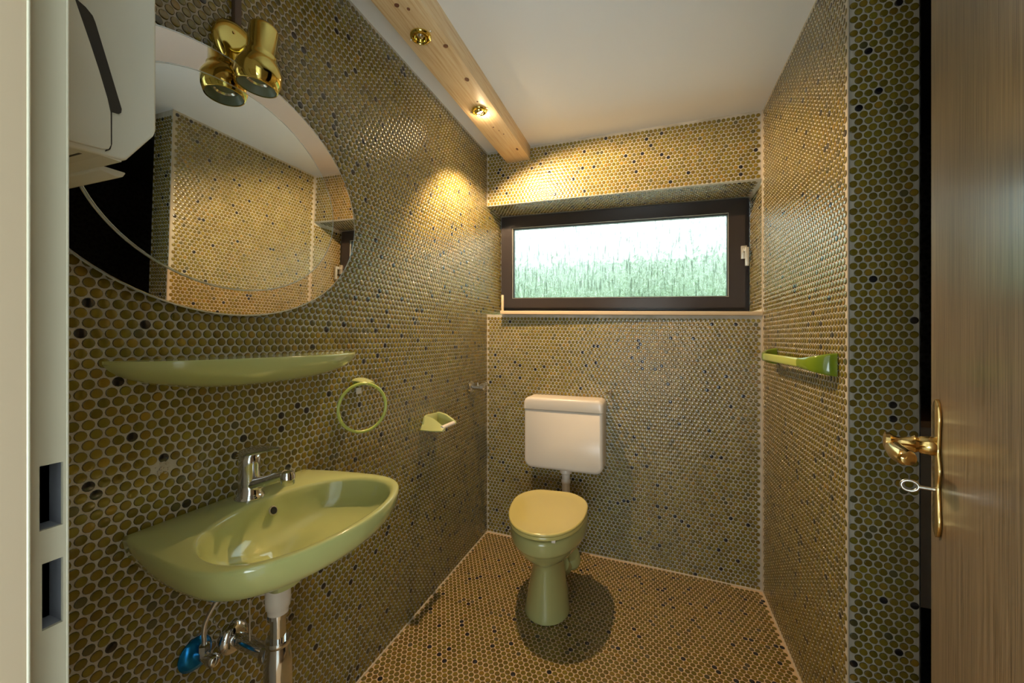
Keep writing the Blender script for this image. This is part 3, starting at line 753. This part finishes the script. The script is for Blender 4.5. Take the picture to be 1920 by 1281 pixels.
# ------------------------------------------------------------------ towel ring
tr = empty('towel_ring', (XL+.0035, 1.13, 1.045)); tag(tr, 'round green towel ring hanging from a wall bracket above the basin', 'towel ring')
prism('wall_bracket', [(-.028, -.004), (-.022, .010), (.0, .014), (.025, .010), (.032, .0), (.030, -.009), (-.02, -.010)], 0, .012, 'x', M_greendeep, tr, bev=.002)
bs = []
for t in np.linspace(0, 1, 9):
    w_ = .036-.012*t; zt = .014-.010*t*t; bs.append([(.006+.058*t, -.004-.012*t+w_*math.cos(2*PI*k/16), zt+(.008-.003*t)*math.sin(2*PI*k/16)-.004) for k in range(16)])
link('clasp', loft_mesh('clasp', bs), M_green, tr, smooth=True, angle=60)
box('clasp_edge', (.050, -.030, -.011), (.066, -.002, -.004), M_steel, tr, bev=.002)
ringc = Vector((.053, -.040, -.078)); ru = Vector((.46, .888, 0)).normalized()
pts = [ringc+ru*(.0805*math.cos(2*PI*k/64))+Vector((-.0, 0, 1))*(.0805*math.sin(2*PI*k/64)) for k in range(64)]
tube('ring', pts, .0052, M_greenlight, tr, n=14, closed=True)
box('screw_plate', (0, -.012, -.040), (.004, .012, -.018), M_white, tr, bev=.001)

# ------------------------------------------------------------------ toilet roll holder
rh = empty('toilet_roll_holder', (XL+.0035, 1.60, .800)); tag(rh, 'empty green toilet roll holder with white bar on the left wall', 'toilet roll holder')
def arm(name, ya, yb2, m):
    prof_ = [(0, .050), (.02, .050), (.055, .040), (.085, .022), (.100, .012), (.104, .002), (.100, -.006), (.06, -.010), (0, -.014)]
    prism(name, [(x, z) for x, z in prof_], ya, yb2, 'y', m, rh, bev=.004, seg=3)
arm('side_arm', .056, .070, M_green)
cr = []
for x, h_ in ((0, .050), (.02, .049), (.045, .042), (.065, .031), (.085, .017), (.098, .009), (.104, .004)):
    yo = -.078+max(0, x-.06)*.25
    cr.append([(x, yo, -.010), (x, yo-.002, -.005), (x, yo+.004, -.001), (x, -.052, max(h_-.004, .002)), (x, -.047, h_), (x, -.044, h_-.001), (x, -.043, -.010)])
link('side_cover', loft_mesh('side_cover', cr), M_green, rh, smooth=True, angle=45)
prism('back_plate', [(-.066, -.010), (.066, -.010), (.066, .040), (.05, .050), (-.035, .054), (-.050, .050), (-.066, .02)], 0, .010, 'x', M_green, rh, bev=.003)
box('lower_tray', (.0, -.055, -.014), (.035, .058, -.006), M_green, rh, bev=.003)
lathe('roller_bar', [(0, .0095), (.112, .0095)], (.092, -.054, .004), (0, 1, 0), M_white, rh, n=20)['label'] = 'white roller bar'

# ------------------------------------------------------------------ stop valve at the rear of the left wall
sv = empty('stop_valve', (XL+.0035, 2.035, .925)); tag(sv, 'chrome stop valve on the left wall beside the rear corner', 'valve')
lathe('rosette', [(0, .036), (.004, .0365), (.012, .030), (.016, .018)], (0, 0, 0), (1, 0, 0), M_chrome, sv, n=32)
tube('stem', [(.01, 0, -.002), (.066, 0, -.002)], .012, M_chrome, sv, n=18)
lathe('valve_cap', [(0, .014), (.004, .018), (.020, .0165), (.024, .001)], (.062, 0, -.002), (1, 0, 0), M_chrome, sv, n=20)
tube('outlet', [(.045, .0, .002), (.047, .055, .006), (.047, .10, .006)], .011, M_chrome, sv, n=16)
lathe('outlet_cap', [(0, .011), (.003, .014), (.014, .014), (.016, .001)], (.047, .095, .006), (0, 1, 0), M_chrome, sv, n=20)
tube('spindle', [(.045, 0, .002), (.045, 0, .026)], .003, M_steel, sv, n=10)

# ------------------------------------------------------------------ towel bar on the right wall
tb = empty('towel_bar', (XR-.0035, 1.70, 1.122)); tag(tb, 'short green towel bar with flared brackets on the right tiled wall', 'towel bar')
def bracket(s):
    y0 = s*.300; rr = []
    for t in np.linspace(0, 1, 12):
        # from wall flare to the bar end
        cx = -.000-.058*(t**.8); cy = y0-s*.085*t**1.15; hh_ = .034*(1-t)**1.1+.0155; ww = .014+.004*(1-t)
        sec = [(-1, -1), (-1, 0), (-1, 1), (0, 1.0), (1, 1), (1, 0), (1, -1), (0, -1.0)]
        rr.append([(cx+(-ww if a < 0 else (ww if a > 0 else 0))*.5*(1 if a else 0)+(0), cy+s*0, 0+b*hh_) for a, b in sec])
    return rr
def bracket2(s):
    """curved shell: wide at the wall, narrow at the bar"""
    path = [(0, .300), (-.020, .296), (-.040, .284), (-.054, .262), (-.061, .235), (-.063, .205)]
    hs_ = [.0345, .032, .027, .0215, .0175, .0160]; rr = []
    th_ = [.006, .007, .008, .009, .010, .0105]
    pth = spline([(a, b, 0) for a, b in path], 4)
    for i, p in enumerate(pth):
        d = (pth[min(i+1, len(pth)-1)]-pth[max(i-1, 0)]).normalized(); nrm = Vector((-d.y, d.x, 0))
        f_ = i/(len(pth)-1)*(len(path)-1); j = min(int(f_), len(path)-2); fr = f_-j
        h_ = hs_[j]*(1-fr)+hs_[j+1]*fr; t_ = th_[j]*(1-fr)+th_[j+1]*fr
        sec = []
        for k in range(20):
            a = 2*PI*k/20; ca, sa = math.cos(a), math.sin(a)
            sec.append(p+nrm*(t_*math.copysign(abs(ca)**.6, ca))+Vector((0, 0, h_*math.copysign(abs(sa)**.75, sa))))
        rr.append([(q.x, q.y*s, q.z) for q in sec])
    o = link('bracket', loft_mesh('bracket', rr), M_greendeep, tb, smooth=True, angle=50); o['label'] = 'flared olive green bracket'
bracket2(1); bracket2(-1)
box('bar', (-.072, -.212, -.0145), (-.054, .212, .0145), M_greenlight, tb, bev=.006, seg=3)['label'] = 'pale green bar'

# ------------------------------------------------------------------ hook on the rear wall
hk = empty('wall_hook', (-.222, yb(-.222)-.004, .895)); tag(hk, 'small pointed chrome hook on the rear wall right of the cistern', 'hook')
lathe('hook_base', [(0, .012), (.003, .012), (.008, .006), (.022, .005)], (0, 0, 0), (0, -1, 0), M_chrome, hk, n=20)
for d, l_ in (((-.75, -.55, .18), .040), ((.18, -.62, .8), .036), ((.15, -.5, -.8), .036)):
    dv = Vector(d).normalized()
    lathe('prong', [(-.006, .004), (0, .0065), (l_*.55, .0045), (l_, .0008)], Vector((0, -.018, 0)), dv, M_chrome, hk, n=14)

# ------------------------------------------------------------------ cistern
bang = math.atan2(YBR-YBL, XR-XL)
cs = empty('toilet_cistern', (-.466, yb(-.466)-.003, 0), bang); tag(cs, 'white plastic toilet cistern mounted on the rear tiled wall', 'cistern')
def rounded_block(name, w_, z0, z1, d, r, m, parent, top_only=None, er=.012):
    """front face rounded rectangle, soft front edge; y from 0 to -d"""
    cz = (z0+z1)/2; hh_ = (z1-z0)/2; rings = []
    pr = [(0, 0), (-d+er*1.2, 0), (-d+er*.45, er*.18), (-d+er*.12, er*.5), (-d, er*1.1)]
    for y, ins in pr:
        rings.append([(a, y, cz+b) for a, b in rounded_rect(w_-ins, hh_-ins, max(r-ins, .004), 8)])
    return link(name, loft_mesh(name, rings), m, parent, smooth=True, angle=50)
# tank: rounded below, square above; lid: rounded above
def block2(name, w_, z0, z1, d, rb, rt, m, parent, er=.012, front_edge_top=True):
    rings = []
    for y, ins in [(0, 0), (-d+er*1.3, 0), (-d+er*.5, er*.2), (-d+er*.15, er*.55), (-d, er*1.2)]:
        W = w_-ins; zb = z0+(ins if rb > .01 else 0); zt = z1-(ins if rt > .01 else 0); pts = []
        for cx, cz_, a0, r in ((W-max(rt-ins, .001), zt-max(rt-ins, .001), 0, max(rt-ins, .001)), (-W+max(rt-ins, .001), zt-max(rt-ins, .001), PI/2, max(rt-ins, .001)),
                               (-W+max(rb-ins, .001), zb+max(rb-ins, .001), PI, max(rb-ins, .001)), (W-max(rb-ins, .001), zb+max(rb-ins, .001), 1.5*PI, max(rb-ins, .001))):
            for k in range(9):
                a = a0+PI/2*k/8; pts.append((cx+r*math.cos(a), y, cz_+r*math.sin(a)))
        rings.append(pts)
    return link(name, loft_mesh(name, rings), m, parent, smooth=True, angle=50)
block2('tank', .220, .472, .800, .128, .045, .001, M_white, cs, .014)
block2('lid', .223, .8025, .868, .132, .001, .034, M_white, cs, .014)
tube('lid_seam', [(-.2195, -.118, .8013), (.2195, -.118, .8013)], .0015, M_darkslot, cs, n=6)
fp = empty('flush_pipe', (-.462, yb(-.462)-.062, .28)); tag(fp, 'short white flush pipe between the cistern and the toilet bowl', 'pipe')
lathe('collar', [(0, .033), (.003, .034), (.026, .034), (.030, .029), (.030, .022)], (0, 0, .192), (0, 0, -1), M_white, fp, n=32)
lathe('pipe', [(0, .0225), (.14, .0225)], (0, 0, .165), (0, 0, -1), M_white, fp, n=28)
lathe('bend', [(0, .0225), (.02, .025), (.05, .026), (.07, .024)], (0, .0, .045), (0, -.95, -.3), M_white, fp, n=24)
lathe('pipe_joint', [(0, .0235), (.008, .0265), (.02, .0265), (.024, .023)], (0, 0, .130), (0, 0, -1), M_white, fp, n=24)

# ------------------------------------------------------------------ toilet
tw = empty('toilet', (-.452, 1.765, dz(-.45)+.0045), math.radians(5)); tag(tw, 'olive green pedestal toilet with closed mustard lid in front of the rear wall', 'toilet')
def egg(hw, yf, ybk, z, n=48, pw=2.0, cx=0):
    """yf = front (negative), ybk = rear"""
    cy = ybk-hw*1.0 if (ybk-yf) > 2*hw else (ybk+yf)/2; out = []
    for k in range(n):
        a = 2*PI*k/n; s, c_ = math.sin(a), math.cos(a)
        ly = (ybk-cy) if s > 0 else (cy-yf)
        out.append((cx+hw*math.copysign(abs(c_)**(2/pw), c_), cy+ly*math.copysign(abs(s)**(2/pw), s), z))
    return out
R1 = [egg(.100, -.145, .075, 0), egg(.100, -.146, .077, .006), egg(.098, -.143, .078, .020), egg(.088, -.132, .085, .08), egg(.077, -.120, .09, .14), egg(.066, -.108, .10, .20), egg(.064, -.106, .11, .222), egg(.078, -.124, .13, .236), egg(.103, -.158, .155, .254),
      egg(.131, -.195, .19, .278), egg(.150, -.220, .21, .303), egg(.162, -.235, .22, .325), egg(.166, -.240, .222, .333), egg(.171, -.246, .225, .336), egg(.174, -.250, .226, .345), egg(.175, -.252, .226, .385), egg(.172, -.249, .224, .396), egg(.165, -.242, .218, .400),
      egg(.135, -.210, .17, .400), egg(.128, -.20, .16, .392), egg(.115, -.18, .14, .33), egg(.08, -.13, .09, .27), egg(.03, -.05, .03, .25)]
link('bowl', loft_mesh('bowl', R1), M_bowl, tw, smooth=True, angle=70)
# trapway and rear foot
R2 = []
for z, y0_, y1_, hw in ((0, -.02, .175, .082), (.010, -.02, .175, .084), (.04, .0, .165, .078), (.08, .02, .15, .058), (.12, .04, .145, .046), (.18, .05, .16, .043), (.235, .05, .18, .055), (.27, .03, .19, .085)):
    R2.append(egg(hw, y0_, y1_, z, 36))
link('trapway', loft_mesh('trapway', R2), M_bowl, tw, smooth=True, angle=70)
lathe('outlet_spigot', [(0, .040), (.07, .040)], (.045, .085, .14), (.12, .75, -.55), M_bowl, tw, n=28)
lathe('drain_sleeve', [(0, .046), (.004, .050), (.05, .050), (.054, .045), (.07, .042)], (.075, .170, .150), (.16, .45, -.88), M_bowl, tw, n=32)
for s in (-1, 1):
    lathe('floor_bolt_cap', [(0, .010), (.010, .010), (.013, .007), (.0135, .001)], (s*.062+.006, .055, .040), (s*.9, -.35, .25), M_white, tw, n=18)['label'] = 'white bolt cap'
def seat_ring(hw, yf, ybk, z): return egg(hw, yf, ybk, z, 64, 2.15)
# seat ring (solid under the lid except its opening)
SEG = [(.168, -.252, .205, .409), (.174, -.258, .212, .412), (.175, -.259, .213, .420), (.172, -.256, .210, .4245), (.118, -.195, .135, .4245), (.112, -.188, .128, .418), (.112, -.188, .128, .409)]
so_ = link('seat', loft_mesh('seat', [seat_ring(*q) for q in SEG], closed=True), M_seat, tw, smooth=True, angle=50)
LID = [(.170, -.254, .212, .4255), (.175, -.259, .217, .4275), (.176, -.260, .218, .4325), (.174, -.258, .216, .4365), (.170, -.253, .211, .4380), (.165, -.246, .205, .4372), (.163, -.243, .203, .4366), (.120, -.18, .15, .4372), (.05, -.08, .06, .4385), (.005, -.01, .01, .439)]
def lidring(hw, yf, ybk, z):
    out = []
    for x, y, zz in egg(hw, yf, ybk, z, 72, 2.2): out.append((x, min(y, ybk-.010*(hw/.17)), zz))
    return out
link('lid', loft_mesh('lid', [lidring(*q) for q in LID]), M_seat, tw, smooth=True, angle=70)
for x, y in ((.060, -.232), (-.125, -.13)):
    box('bumper', (x-.008, y-.006, .399), (x+.008, y+.006, .411), M_white, tw, bev=.002)
for s in (-1, 1):
    lathe('hinge', [(0, .010), (.03, .010)], (s*.075-.015, .212, .418), (1, 0, 0), M_white, tw, n=16)
    lathe('hinge_post', [(0, .008), (.03, .008)], (s*.075, .210, .388), (0, 0, 1), M_white, tw, n=14)
# tilt seat and lid: the rear sits a little higher than the front rests
